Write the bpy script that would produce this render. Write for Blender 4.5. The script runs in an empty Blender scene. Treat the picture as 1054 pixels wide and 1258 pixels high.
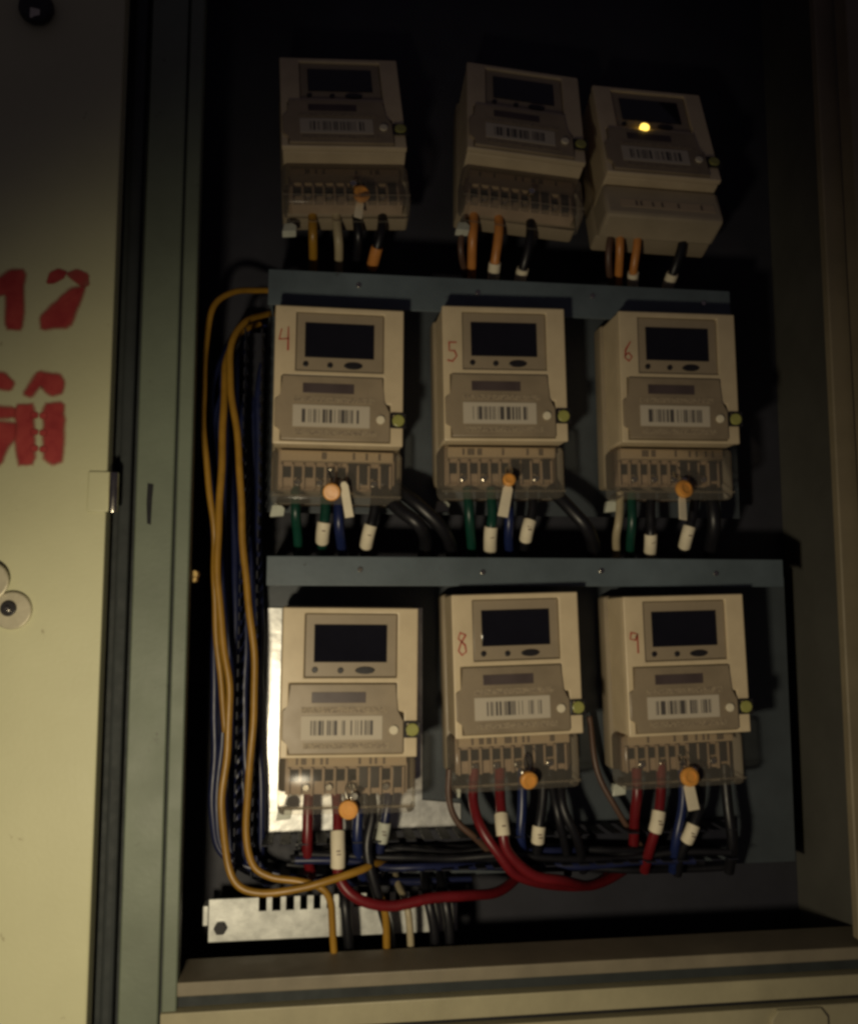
import bpy, bmesh, math, random
from mathutils import Vector, Matrix
random.seed(7)
sc = bpy.context.scene
C = sc.collection
R = math.radians

# ------------------------------------------------------------------ camera
cam_d = bpy.data.cameras.new('camera')
cam = bpy.data.objects.new('camera', cam_d); C.objects.link(cam)
cam.location = (0.0, -0.80, 1.50)
cam.rotation_euler = (R(96.0), 0.0, R(-7.5))
cam_d.sensor_fit = 'HORIZONTAL'; cam_d.sensor_width = 36.0
cam_d.lens = 36.0 * 1100.0 / 1054.0
cam_d.clip_start = 0.02; cam_d.clip_end = 50.0
sc.camera = cam

# ------------------------------------------------------------------ light
world = bpy.data.worlds.new('World'); sc.world = world; world.use_nodes = True
bg = world.node_tree.nodes['Background']
bg.inputs[0].default_value = (0.48, 0.40, 0.52, 1); bg.inputs[1].default_value = 0.046

ld = bpy.data.lights.new('torch', 'SPOT')
ld.energy = 10.1; ld.color = (1.0, 0.86, 0.60)
ld.spot_size = R(102); ld.spot_blend = 0.7; ld.shadow_soft_size = 0.03
lamp = bpy.data.objects.new('torch', ld); C.objects.link(lamp)
lamp.location = (-0.14, -0.61, 1.285)
aim = Vector((0.020, 0.0, 1.300))
lamp.rotation_euler = (aim - lamp.location).to_track_quat('-Z', 'Y').to_euler()

sc.view_settings.view_transform = 'Standard'; sc.view_settings.look = 'None'
sc.view_settings.exposure = 0.0; sc.view_settings.gamma = 1.0
sc.render.engine = 'CYCLES'
sc.cycles.use_denoising = True
sc.cycles.pixel_filter_type = 'BLACKMAN_HARRIS'; sc.cycles.filter_width = 3.2
sc.cycles.max_bounces = 5; sc.cycles.transparent_max_bounces = 12
sc.cycles.sample_clamp_indirect = 4.0

# ------------------------------------------------------------------ materials
M = {}
def mat(name, col, rough=0.5, metal=0.0, var=0.25, scale=18.0, bump=0.0, bscale=200.0, dirt=None, spec=0.5, specks=None, tint=0.0):
    m = bpy.data.materials.new(name); m.use_nodes = True
    nt = m.node_tree; N = nt.nodes; L = nt.links
    b = N['Principled BSDF']
    b.inputs['Roughness'].default_value = rough; b.inputs['Metallic'].default_value = metal
    b.inputs['Specular IOR Level'].default_value = spec
    tc = N.new('ShaderNodeTexCoord')
    n = N.new('ShaderNodeTexNoise'); n.inputs['Scale'].default_value = scale; n.inputs['Detail'].default_value = 6
    n.inputs['Roughness'].default_value = 0.62
    L.new(tc.outputs['Object'], n.inputs['Vector'])
    r = N.new('ShaderNodeValToRGB')
    r.color_ramp.elements[0].position = 0.30; r.color_ramp.elements[1].position = 0.70
    d = dirt if dirt else tuple(c * (1 - var) for c in col)
    r.color_ramp.elements[0].color = (*d, 1); r.color_ramp.elements[1].color = (*col, 1)
    L.new(n.outputs['Fac'], r.inputs['Fac'])
    col_out = r.outputs['Color']
    if specks:
        sn = N.new('ShaderNodeTexNoise'); sn.inputs['Scale'].default_value = specks[1]; sn.inputs['Detail'].default_value = 8; sn.inputs['Roughness'].default_value = 0.7
        L.new(tc.outputs['Object'], sn.inputs['Vector'])
        sm = N.new('ShaderNodeMapRange'); sm.inputs['From Min'].default_value = specks[2]; sm.inputs['From Max'].default_value = specks[2] + 0.07
        L.new(sn.outputs['Fac'], sm.inputs['Value'])
        sx = N.new('ShaderNodeMix'); sx.data_type = 'RGBA'; sx.inputs['B'].default_value = (*specks[0], 1)
        L.new(sm.outputs['Result'], sx.inputs['Factor']); L.new(col_out, sx.inputs['A']); col_out = sx.outputs['Result']
    if tint:
        oi = N.new('ShaderNodeObjectInfo'); hv = N.new('ShaderNodeHueSaturation')
        tm = N.new('ShaderNodeMapRange'); tm.inputs['To Min'].default_value = 1 - tint; tm.inputs['To Max'].default_value = 1 + tint*0.3
        L.new(oi.outputs['Random'], tm.inputs['Value']); L.new(tm.outputs['Result'], hv.inputs['Value']); L.new(col_out, hv.inputs['Color']); col_out = hv.outputs['Color']
    L.new(col_out, b.inputs['Base Color'])
    mr = N.new('ShaderNodeMapRange'); mr.inputs['To Min'].default_value = max(0.03, rough*0.75); mr.inputs['To Max'].default_value = min(1, rough*1.25)
    n2 = N.new('ShaderNodeTexNoise'); n2.inputs['Scale'].default_value = scale * 3.1; n2.inputs['Detail'].default_value = 4
    L.new(tc.outputs['Object'], n2.inputs['Vector']); L.new(n2.outputs['Fac'], mr.inputs['Value'])
    L.new(mr.outputs['Result'], b.inputs['Roughness'])
    if bump > 0:
        n3 = N.new('ShaderNodeTexNoise'); n3.inputs['Scale'].default_value = bscale; n3.inputs['Detail'].default_value = 3
        L.new(tc.outputs['Object'], n3.inputs['Vector'])
        bp = N.new('ShaderNodeBump'); bp.inputs['Strength'].default_value = bump; bp.inputs['Distance'].default_value = 0.001
        L.new(n3.outputs['Fac'], bp.inputs['Height']); L.new(bp.outputs['Normal'], b.inputs['Normal'])
    M[name] = m
    return m

mat('post_brown', (0.26, 0.215, 0.135), 0.6, var=0.35, scale=10)
mat('door_paint', (0.54, 0.53, 0.33), 0.50, var=0.16, scale=5, bump=0.12, bscale=260, dirt=(0.46, 0.45, 0.275), specks=((0.20, 0.15, 0.08), 34, 0.655))
mat('frame_paint', (0.165, 0.195, 0.14), 0.55, var=0.30, scale=9, bump=0.15, bscale=240, specks=((0.05, 0.04, 0.03), 40, 0.65))
mat('sill_paint_shaded', (0.24, 0.205, 0.14), 0.6, var=0.35, scale=14, bump=0.15, bscale=240)  # sill paint darkened: shade on the lip put into the colour
mat('sill_paint', (0.40, 0.36, 0.225), 0.55, var=0.30, scale=12, bump=0.15, bscale=240)
mat('gasket', (0.028, 0.034, 0.034), 0.75, var=0.4, scale=30)
mat('interior', (0.030, 0.031, 0.044), 0.62, var=0.45, scale=9)
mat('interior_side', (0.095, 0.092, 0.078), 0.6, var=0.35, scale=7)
mat('rail_steel', (0.120, 0.155, 0.178), 0.46, var=0.45, scale=11, bump=0.10, specks=((0.04, 0.04, 0.04), 50, 0.66))
mat('sheet_steel', (0.070, 0.085, 0.098), 0.5, var=0.45, scale=9, bump=0.10)
mat('galvanised', (0.84, 0.85, 0.80), 0.42, metal=0.45, var=0.5, scale=42, bump=0.25, bscale=90)
mat('nickel', (0.58, 0.53, 0.38), 0.42, metal=0.35, var=0.25, scale=80)
mat('plate_zinc', (0.92, 0.92, 0.88), 0.32, metal=0.60, var=0.45, scale=48, bump=0.25, bscale=90)
mat('steel', (0.70, 0.66, 0.56), 0.22, metal=1.0, var=0.3, scale=60)
mat('brass', (0.72, 0.50, 0.20), 0.30, metal=1.0, var=0.3, scale=60)
mat('dark_hole', (0.006, 0.006, 0.009), 0.8, var=0.2)
mat('meter_plastic', (0.71, 0.585, 0.385), 0.42, var=0.10, scale=22, bump=0.05, dirt=(0.56, 0.455, 0.295), specks=((0.36, 0.27, 0.16), 60, 0.69), tint=0.12)
mat('meter_base', (0.33, 0.27, 0.185), 0.45, var=0.20, scale=22)
mat('opaque_cover', (0.42, 0.35, 0.24), 0.45, var=0.20, scale=22)
mat('bezel', (0.33, 0.265, 0.18), 0.42, var=0.15, scale=30)
mat('flip_cover', (0.36, 0.285, 0.19), 0.42, var=0.30, scale=26, specks=((0.22, 0.17, 0.11), 70, 0.66), tint=0.15)
mat('slot_dark', (0.085, 0.062, 0.060), 0.45, var=0.3, scale=40)
mat('lcd', (0.010, 0.010, 0.015), 0.04, var=0.3, scale=20)
mat('button_dark', (0.020, 0.018, 0.020), 0.35, var=0.3)
mat('terminal_plastic', (0.40, 0.30, 0.21), 0.55, var=0.30, scale=35)
mat('duct_plastic', (0.011, 0.012, 0.022), 0.6, var=0.4, scale=40)
mat('rubber_black', (0.009, 0.009, 0.012), 0.42, var=0.4, scale=40)
mat('wire_navy', (0.014, 0.019, 0.066), 0.36, var=0.35, scale=50)
mat('wire_blue', (0.012, 0.022, 0.095), 0.36, var=0.35, scale=50)
mat('wire_red', (0.165, 0.009, 0.013), 0.36, var=0.35, scale=50)
mat('wire_green', (0.006, 0.055, 0.036), 0.38, var=0.35, scale=50)
mat('wire_yellow', (0.36, 0.19, 0.022), 0.38, var=0.30, scale=50)
mat('wire_orange', (0.62, 0.25, 0.060), 0.38, var=0.30, scale=50)
mat('wire_brown', (0.11, 0.060, 0.040), 0.45, var=0.30, scale=50)
mat('wire_cream', (0.45, 0.38, 0.24), 0.45, var=0.30, scale=50)
mat('seal_orange', (0.78, 0.36, 0.075), 0.40, var=0.22, scale=70)
mat('seal_yellow', (0.36, 0.36, 0.10), 0.35, var=0.25, scale=70)
mat('paper', (0.78, 0.70, 0.52), 0.70, var=0.15, scale=60)
mat('pen_red', (0.42, 0.035, 0.020), 0.6, var=0.2, scale=80)
mat('glint_sleeve_white', (0.60, 0.62, 0.52), 0.25, var=0.30, scale=60)  # pale tone of the cover-corner highlights, also of one wire sleeve

def clear_mat():
    m = bpy.data.materials.new('clear_plastic'); m.use_nodes = True
    nt = m.node_tree; N = nt.nodes; L = nt.links
    for n in list(N): N.remove(n)
    out = N.new('ShaderNodeOutputMaterial')
    t = N.new('ShaderNodeBsdfTransparent'); t.inputs[0].default_value = (0.92, 0.89, 0.84, 1)
    p = N.new('ShaderNodeBsdfPrincipled'); p.inputs['Base Color'].default_value = (0.55, 0.50, 0.42, 1)
    tc = N.new('ShaderNodeTexCoord'); n = N.new('ShaderNodeTexNoise'); n.inputs['Scale'].default_value = 45; n.inputs['Detail'].default_value = 5
    L.new(tc.outputs['Object'], n.inputs['Vector'])
    mr = N.new('ShaderNodeMapRange'); mr.inputs['To Min'].default_value = 0.05; mr.inputs['To Max'].default_value = 0.22
    L.new(n.outputs['Fac'], mr.inputs['Value']); L.new(mr.outputs['Result'], p.inputs['Roughness'])
    lw = N.new('ShaderNodeLayerWeight'); lw.inputs['Blend'].default_value = 0.22
    ma = N.new('ShaderNodeMath'); ma.operation = 'MULTIPLY_ADD'; ma.inputs[1].default_value = 0.75; ma.inputs[2].default_value = 0.11
    L.new(lw.outputs['Fresnel'], ma.inputs[0])
    mx = N.new('ShaderNodeMixShader'); L.new(ma.outputs[0], mx.inputs[0]); L.new(t.outputs[0], mx.inputs[1]); L.new(p.outputs[0], mx.inputs[2])
    L.new(mx.outputs[0], out.inputs[0]); M['clear_plastic'] = m
clear_mat()

def print_mat(name, paper, ink, sx, sz, thr, x0, x1, z0, z1, stretch):
    """paper printed with dark marks inside a window of the object's own x / z (metres)"""
    m = bpy.data.materials.new(name); m.use_nodes = True
    nt = m.node_tree; N = nt.nodes; L = nt.links; b = N['Principled BSDF']; b.inputs['Roughness'].default_value = 0.6
    tc = N.new('ShaderNodeTexCoord'); sp = N.new('ShaderNodeSeparateXYZ'); L.new(tc.outputs['Object'], sp.inputs[0])
    def fl(sock, s):
        a = N.new('ShaderNodeMath'); a.operation = 'MULTIPLY'; a.inputs[1].default_value = s; L.new(sock, a.inputs[0])
        c = N.new('ShaderNodeMath'); c.operation = 'FLOOR'; L.new(a.outputs[0], c.inputs[0]); return c.outputs[0]
    cb = N.new('ShaderNodeCombineXYZ'); L.new(fl(sp.outputs[0], sx), cb.inputs[0])
    if stretch: L.new(fl(sp.outputs[2], sz), cb.inputs[2])
    oi = N.new('ShaderNodeObjectInfo'); L.new(oi.outputs['Random'], cb.inputs[1])
    w = N.new('ShaderNodeTexWhiteNoise'); w.noise_dimensions = '3D'; L.new(cb.outputs[0], w.inputs['Vector'])
    g = N.new('ShaderNodeMath'); g.operation = 'LESS_THAN'; g.inputs[1].default_value = thr; L.new(w.outputs['Value'], g.inputs[0])
    cur = g.outputs[0]
    for sock, op, v in ((sp.outputs[0], 'GREATER_THAN', x0), (sp.outputs[0], 'LESS_THAN', x1), (sp.outputs[2], 'GREATER_THAN', z0), (sp.outputs[2], 'LESS_THAN', z1)):
        q = N.new('ShaderNodeMath'); q.operation = op; q.inputs[1].default_value = v; L.new(sock, q.inputs[0])
        k = N.new('ShaderNodeMath'); k.operation = 'MULTIPLY'; L.new(cur, k.inputs[0]); L.new(q.outputs[0], k.inputs[1]); cur = k.outputs[0]
    mx = N.new('ShaderNodeMix'); mx.data_type = 'RGBA'; mx.inputs['A'].default_value = (*paper, 1); mx.inputs['B'].default_value = (*ink, 1)
    L.new(cur, mx.inputs['Factor']); L.new(mx.outputs['Result'], b.inputs['Base Color']); M[name] = m
print_mat('barcode', (0.52, 0.46, 0.36), (0.075, 0.066, 0.060), 1500, 1, 0.5, -0.0265, 0.0265, -0.0062, 0.0062, False)
print_mat('small_print', (0.35, 0.28, 0.185), (0.20, 0.155, 0.105), 1500, 900, 0.45, -0.036, 0.036, -0.0022, 0.0022, True)
print_mat('block_print', (0.46, 0.36, 0.24), (0.13, 0.10, 0.075), 420, 1, 0.26, -0.045, 0.045, -0.0030, 0.0036, False)

def spray_mat():
    m = bpy.data.materials.new('spray_red'); m.use_nodes = True
    nt = m.node_tree; N = nt.nodes; L = nt.links; b = N['Principled BSDF']
    b.inputs['Roughness'].default_value = 0.6
    tc = N.new('ShaderNodeTexCoord')
    n = N.new('ShaderNodeTexNoise'); n.inputs['Scale'].default_value = 75; n.inputs['Detail'].default_value = 8
    L.new(tc.outputs['Object'], n.inputs['Vector'])
    r = N.new('ShaderNodeValToRGB'); r.color_ramp.elements[0].position = 0.3; r.color_ramp.elements[1].position = 0.75
    r.color_ramp.elements[0].color = (0.30, 0.018, 0.022, 1); r.color_ramp.elements[1].color = (0.42, 0.055, 0.045, 1)
    L.new(n.outputs['Fac'], r.inputs['Fac']); L.new(r.outputs['Color'], b.inputs['Base Color'])
    at = N.new('ShaderNodeAttribute'); at.attribute_name = 'cover'
    s = N.new('ShaderNodeMath'); s.operation = 'MULTIPLY_ADD'; s.inputs[1].default_value = 0.75; s.inputs[2].default_value = -0.40
    L.new(n.outputs['Fac'], s.inputs[0])
    a = N.new('ShaderNodeMath'); a.operation = 'ADD'; L.new(at.outputs['Fac'], a.inputs[0]); L.new(s.outputs[0], a.inputs[1])
    mr = N.new('ShaderNodeMapRange'); mr.interpolation_type = 'SMOOTHSTEP'; mr.inputs['From Min'].default_value = 0.10; mr.inputs['From Max'].default_value = 1.0
    L.new(a.outputs[0], mr.inputs['Value']); L.new(mr.outputs['Result'], b.inputs['Alpha'])
    M['spray_red'] = m
spray_mat()
def led_mat():
    m = bpy.data.materials.new('led'); m.use_nodes = True
    b = m.node_tree.nodes['Principled BSDF']; b.inputs['Base Color'].default_value = (0.9, 0.6, 0.1, 1)
    b.inputs['Emission Color'].default_value = (1.0, 0.66, 0.11, 1); b.inputs['Emission Strength'].default_value = 2.2
    M['led'] = m
led_mat()

# ------------------------------------------------------------------ helpers
def link(name, me, parent=None, loc=(0, 0, 0), rot=(0, 0, 0)):
    o = bpy.data.objects.new(name, me); C.objects.link(o); o.parent = parent
    o.location = loc; o.rotation_euler = rot
    return o
def thing(name, label, cat, loc=(0, 0, 0), rot=(0, 0, 0), group=None):
    o = link(name, None, None, loc, rot); o.empty_display_size = 0.02
    return tag(o, label, cat, group)
def tag(o, label, cat, group=None):
    o['label'] = label; o['category'] = cat
    if group: o['group'] = group
    return o
def finish(bm, m, smooth=False):
    me = bpy.data.meshes.new('mesh')
    bmesh.ops.recalc_face_normals(bm, faces=bm.faces[:])
    bm.to_mesh(me); bm.free()
    me.materials.append(M[m])
    if smooth:
        for p in me.polygons: p.use_smooth = True
        me.set_sharp_from_angle(angle=R(smooth if smooth > 1 else 20))
    return me
def add_box(bm, x0, x1, y0, y1, z0, z1):
    v = [bm.verts.new(p) for p in ((x0,y0,z0),(x1,y0,z0),(x1,y1,z0),(x0,y1,z0),(x0,y0,z1),(x1,y0,z1),(x1,y1,z1),(x0,y1,z1))]
    for f in ((0,1,2,3),(4,5,6,7),(0,1,5,4),(1,2,6,5),(2,3,7,6),(3,0,4,7)): bm.faces.new([v[i] for i in f])
def box(x0, x1, y0, y1, z0, z1, m, bev=0.0, seg=2):
    bm = bmesh.new(); add_box(bm, x0, x1, y0, y1, z0, z1)
    if bev > 0: bmesh.ops.bevel(bm, geom=bm.edges[:], offset=bev, segments=seg, affect='EDGES', profile=0.5)
    return finish(bm, m, bev > 0)
def boxes(lst, m, bev=0.0):
    bm = bmesh.new()
    for b in lst: add_box(bm, *b)
    if bev > 0: bmesh.ops.bevel(bm, geom=bm.edges[:], offset=bev, segments=1, affect='EDGES')
    return finish(bm, m, bev > 0)
def prism(pts, y0, y1, m, bev=0.0):
    bm = bmesh.new()
    a = [bm.verts.new((x, y0, z)) for x, z in pts]; b = [bm.verts.new((x, y1, z)) for x, z in pts]
    bm.faces.new(a); bm.faces.new(b[::-1]); n = len(pts)
    for i in range(n): bm.faces.new((a[i], a[(i+1) % n], b[(i+1) % n], b[i]))
    if bev > 0: bmesh.ops.bevel(bm, geom=bm.edges[:], offset=bev, segments=2, affect='EDGES', profile=0.5)
    return finish(bm, m, bev > 0)
def disc(r, y0, y1, m, n=20, bev=0.0, hole=0.0):
    if hole > 0:
        bm = bmesh.new(); ring = []
        for rr, y in ((hole, y0), (r, y0), (r, y1), (hole, y1)):
            ring.append([bm.verts.new((rr*math.cos(2*math.pi*i/n), y, rr*math.sin(2*math.pi*i/n))) for i in range(n)])
        for k in range(4):
            for i in range(n): bm.faces.new((ring[k][i], ring[k][(i+1) % n], ring[(k+1) % 4][(i+1) % n], ring[(k+1) % 4][i]))
        return finish(bm, m, True)
    return prism([(r*math.cos(2*math.pi*i/n), r*math.sin(2*math.pi*i/n)) for i in range(n)], y0, y1, m, bev)
def grid_plate(xs, zs, filled, y0, y1, m, bev=0.0):
    """a plate with rectangular openings: cells of an x / z grid, filled or open"""
    bm = bmesh.new(); vs = {}
    def v(i, j, k):
        if (i, j, k) not in vs: vs[i, j, k] = bm.verts.new((xs[i], (y0, y1)[k], zs[j]))
        return vs[i, j, k]
    nx, nz = len(xs)-1, len(zs)-1
    ok = lambda i, j: 0 <= i < nx and 0 <= j < nz and filled(i, j)
    for i in range(nx):
        for j in range(nz):
            if not filled(i, j): continue
            for k in (0, 1): bm.faces.new((v(i,j,k), v(i+1,j,k), v(i+1,j+1,k), v(i,j+1,k)))
            for di, dj, a, b in ((-1,0,(i,j),(i,j+1)), (1,0,(i+1,j),(i+1,j+1)), (0,-1,(i,j),(i+1,j)), (0,1,(i,j+1),(i+1,j+1))):
                if not ok(i+di, j+dj): bm.faces.new((v(*a,0), v(*b,0), v(*b,1), v(*a,1)))
    bmesh.ops.recalc_face_normals(bm, faces=bm.faces[:])
    if bev > 0:
        es = [e for e in bm.edges if len(e.link_faces) == 2 and e.calc_face_angle(0) > 0.5]
        bmesh.ops.bevel(bm, geom=es, offset=bev, segments=2, affect='EDGES', profile=0.5)
    return finish(bm, m, bev > 0)
def smooth_path(pts, sub=7):
    P = [Vector(p) for p in pts]
    if len(P) == 2: return [P[0].lerp(P[1], i/6) for i in range(7)]
    out = []
    Q = [P[0]*2-P[1]] + P + [P[-1]*2-P[-2]]
    for i in range(1, len(Q)-2):
        a, b, c, d = Q[i-1:i+3]
        for s in range(sub):
            t = s/sub
            out.append(0.5*((2*b)+(c-a)*t+(2*a-5*b+4*c-d)*t*t+(3*b-a-3*c+d)*t**3))
    out.append(P[-1]); return out
def tube(path, r, m, n=10):
    bm = bmesh.new(); rings = []
    up = Vector((0, 1, 0))
    for i, p in enumerate(path):
        t = (path[min(i+1, len(path)-1)] - path[max(i-1, 0)]).normalized()
        a = t.cross(up)
        if a.length < 1e-4: a = t.cross(Vector((1, 0, 0)))
        a.normalize(); b = t.cross(a).normalized(); up = -b if b.dot(up) < 0 else b
        b = a.cross(t)
        rings.append([bm.verts.new(p + r*(math.cos(2*math.pi*k/n)*a + math.sin(2*math.pi*k/n)*b)) for k in range(n)])
    for i in range(len(rings)-1):
        for k in range(n): bm.faces.new((rings[i][k], rings[i][(k+1) % n], rings[i+1][(k+1) % n], rings[i+1][k]))
    bm.faces.new(rings[0]); bm.faces.new(rings[-1][::-1])
    return finish(bm, m, 50)
def ribbon(pts, w, y, m):
    """a flat pen stroke on the x / z plane, 0.3 mm thick"""
    bm = bmesh.new(); P = [Vector((x, 0, z)) for x, z in pts]; rows = []
    for i, p in enumerate(P):
        t = (P[min(i+1, len(P)-1)] - P[max(i-1, 0)]).normalized(); s = Vector((-t.z, 0, t.x))*w*0.5*(0.75+0.5*math.sin(i*1.7)**2)
        rows.append([bm.verts.new(q) for q in (p+s+Vector((0,y,0)), p-s+Vector((0,y,0)), p-s+Vector((0,y+0.0003,0)), p+s+Vector((0,y+0.0003,0)))])
    for i in range(len(rows)-1):
        for k in range(4): bm.faces.new((rows[i][k], rows[i][(k+1) % 4], rows[i+1][(k+1) % 4], rows[i+1][k]))
    bm.faces.new(rows[0]); bm.faces.new(rows[-1][::-1])
    return finish(bm, m)

# ------------------------------------------------------------------ the cabinet
cab = thing('meter_cabinet', 'steel electricity meter cabinet standing open, with dark interior and painted frame', 'cabinet', (0.16, 0.12, 0.95))
def cpart(name, me, parent=None, loc=(0, 0, 0), rot=(0, 0, 0)):
    """part given in world coordinates: the cabinet's own origin is taken off"""
    par = parent or cab
    off = Vector(cab.location) if par is cab else Vector((0, 0, 0))
    return link(name, me, par, Vector(loc) - off, rot)
cpart('back_panel', box(-0.20, 0.515, 0.120, 0.123, 1.10, 2.40, 'interior'))
cpart('side_panel', box(-0.203, -0.200, -0.02, 0.122, 1.10, 2.40, 'interior'))
cpart('side_panel', box(0.512, 0.515, -0.02, 0.119, 1.10, 2.40, 'interior_side'))
cpart('floor_panel', box(-0.199, 0.511, -0.02, 0.119, 1.10, 1.103, 'interior'))
cpart('top_panel', box(-0.199, 0.511, -0.02, 0.119, 2.397, 2.40, 'interior'))
# left post: an outer face, a folded seam and a narrow inner flange
cpart('post', boxes([(-0.1465, -0.1155, -0.0300, -0.0220, 1.02, 2.42)], 'frame_paint', 0.0012))
cpart('post_flange', boxes([(-0.1135, -0.1015, -0.0290, -0.0110, 1.165, 2.42)], 'frame_paint', 0.0012))
cpart('post_seam', box(-0.1160, -0.1130, -0.0240, -0.0200, 1.02, 2.42, 'gasket'))
cpart('post', boxes([(-0.2000, -0.1470, -0.0200, -0.0160, 1.02, 2.42)], 'gasket'))
cpart('door_gasket', box(-0.1600, -0.1500, -0.0330, -0.0200, 1.02, 2.42, 'frame_dark' if 'frame_dark' in M else 'gasket', 0.003))
k = (-0.1347, -0.0300, 1.5846)
cpart('latch_slot', prism([(-0.0016,-0.016),(0.0014,-0.017),(0.0018,0.004),(0.0026,0.017),(-0.0022,0.018),(-0.0026,0.002)], -0.0007, 0.001, 'dark_hole'), loc=k)
# sill of the opening: upper lip, groove, face, slot with a lug
cpart('sill_lip', box(-0.1015, 0.62, -0.0300, 0.02, 1.1893, 1.2003, 'sill_paint_shaded', 0.0012))
cpart('sill_groove', box(-0.1135, 0.62, -0.0240, 0.018, 1.1816-0.002, 1.1893-0.0005, 'gasket'))
cpart('sill_face', box(-0.1135, 0.62, -0.0330, 0.015, 1.1610, 1.1816-0.003, 'sill_paint', 0.0012))
cpart('sill_shadow_gap', box(-0.1135, 0.62, -0.0260, 0.012, 1.1559, 1.1610-0.0005, 'dark_hole'))
cpart('lower_panel', box(-0.1135, 0.62, -0.0330, 0.012, 1.02, 1.1559-0.001, 'sill_paint', 0.0012))
cpart('sill_lug', prism([(-0.022,-0.02),(0.030,-0.02),(0.030,-0.002),(0.024,0.0055),(-0.016,0.0055),(-0.022,-0.002)], -0.0035, 0.004, 'sill_paint', 0.0012), loc=(0.4189, -0.0330, 1.1485))
# right post with the edge of the opened door and its hinge
cpart('post', boxes([(0.4850, 0.5060, -0.0300, -0.0200, 1.205, 2.42)], 'post_brown', 0.0012))
rd = cpart('open_door', box(0.0, 0.020, -0.020, 0.0, 1.23, 2.42, 'post_brown', 0.002), loc=(0.5010, -0.036, 0))
for zz in (1.4744, 1.3126):
    cpart('hinge_knuckle', disc(0.006, -0.024, 0.024, 'post_brown', 14), rd, (-0.004, -0.012, zz), (R(90), 0, 0))

# the neighbouring closed door with its stencil, lock and hinge
door = cpart('door', box(-0.62, -0.1655, -0.0500, -0.0300, 1.02, 2.42, 'door_paint', 0.0018), loc=(0, 0, 0))
hz = 1.5919
cpart('hinge_leaf', box(-0.1800, -0.1635, -0.0516, -0.0502, hz-0.016, hz+0.017, 'door_paint', 0.0010), door)
cpart('hinge_knuckle', disc(0.0042, -0.0165, 0.0165, 'steel', 14, 0.001), door, (-0.1600, -0.0500, hz), (R(90), 0, 0))
def stencil(polys, thin=()):
    bm = bmesh.new(); lay = bm.verts.layers.float.new('cover')
    for q, poly in enumerate(polys):
        P = [Vector((x, z)) for x, z in poly]
        area = sum(P[i].x*P[(i+1) % len(P)].y - P[(i+1) % len(P)].x*P[i].y for i in range(len(P)))
        if area < 0: P.reverse()
        for _ in range(1): P = [w for i in range(len(P)) for w in (P[i].lerp(P[(i+1) % len(P)], 0.12), P[i].lerp(P[(i+1) % len(P)], 0.88))]
        n = len(P); y = -0.0506 - 0.00004*q
        def off(d):
            o = []
            for i in range(n):
                e1 = (P[i]-P[i-1]).normalized(); e2 = (P[(i+1) % n]-P[i]).normalized()
                nn = Vector((e1.y, -e1.x)) + Vector((e2.y, -e2.x))
                nn = nn.normalized() if nn.length > 1e-5 else Vector((e1.y, -e1.x))
                o.append(P[i] + nn*d)
            return o
        I = [bm.verts.new((p.x, y, p.y)) for p in off(-0.0016 if abs(area) > 4e-4 else -0.0004)]; O = [bm.verts.new((p.x, y, p.y)) for p in off(0.0046 if abs(area) > 4e-4 else 0.0022)]
        for v in I: v[lay] = 0.75 if q in thin else 1.0
        for v in O: v[lay] = 0.0
        bm.faces.new(I)
        for i in range(n): bm.faces.new((I[i], I[(i+1) % n], O[(i+1) % n], O[i]))
    me = bpy.data.meshes.new('mesh'); bm.to_mesh(me); bm.free(); me.materials.append(M['spray_red']); return me
ST1 = [[(-0.2660, 1.7647), (-0.2560, 1.7666), (-0.2475, 1.7746), (-0.2379, 1.7744), (-0.2375, 1.7502), (-0.2376, 1.7255), (-0.2490, 1.7250), (-0.2498, 1.7552), (-0.2641, 1.7517)]]
ST2 = [[(-0.2190, 1.7649), (-0.2168, 1.7734), (-0.2105, 1.7772), (-0.2040, 1.7754), (-0.2063, 1.7704), (-0.2138, 1.7652)], [(-0.2052, 1.7739), (-0.1956, 1.7779), (-0.1871, 1.7741), (-0.1854, 1.7651), (-0.1898, 1.7621)], [(-0.1995, 1.7603), (-0.1892, 1.7629), (-0.1932, 1.7495), (-0.2008, 1.7291), (-0.2211, 1.7262), (-0.2216, 1.7358), (-0.2118, 1.7472)]]
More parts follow.
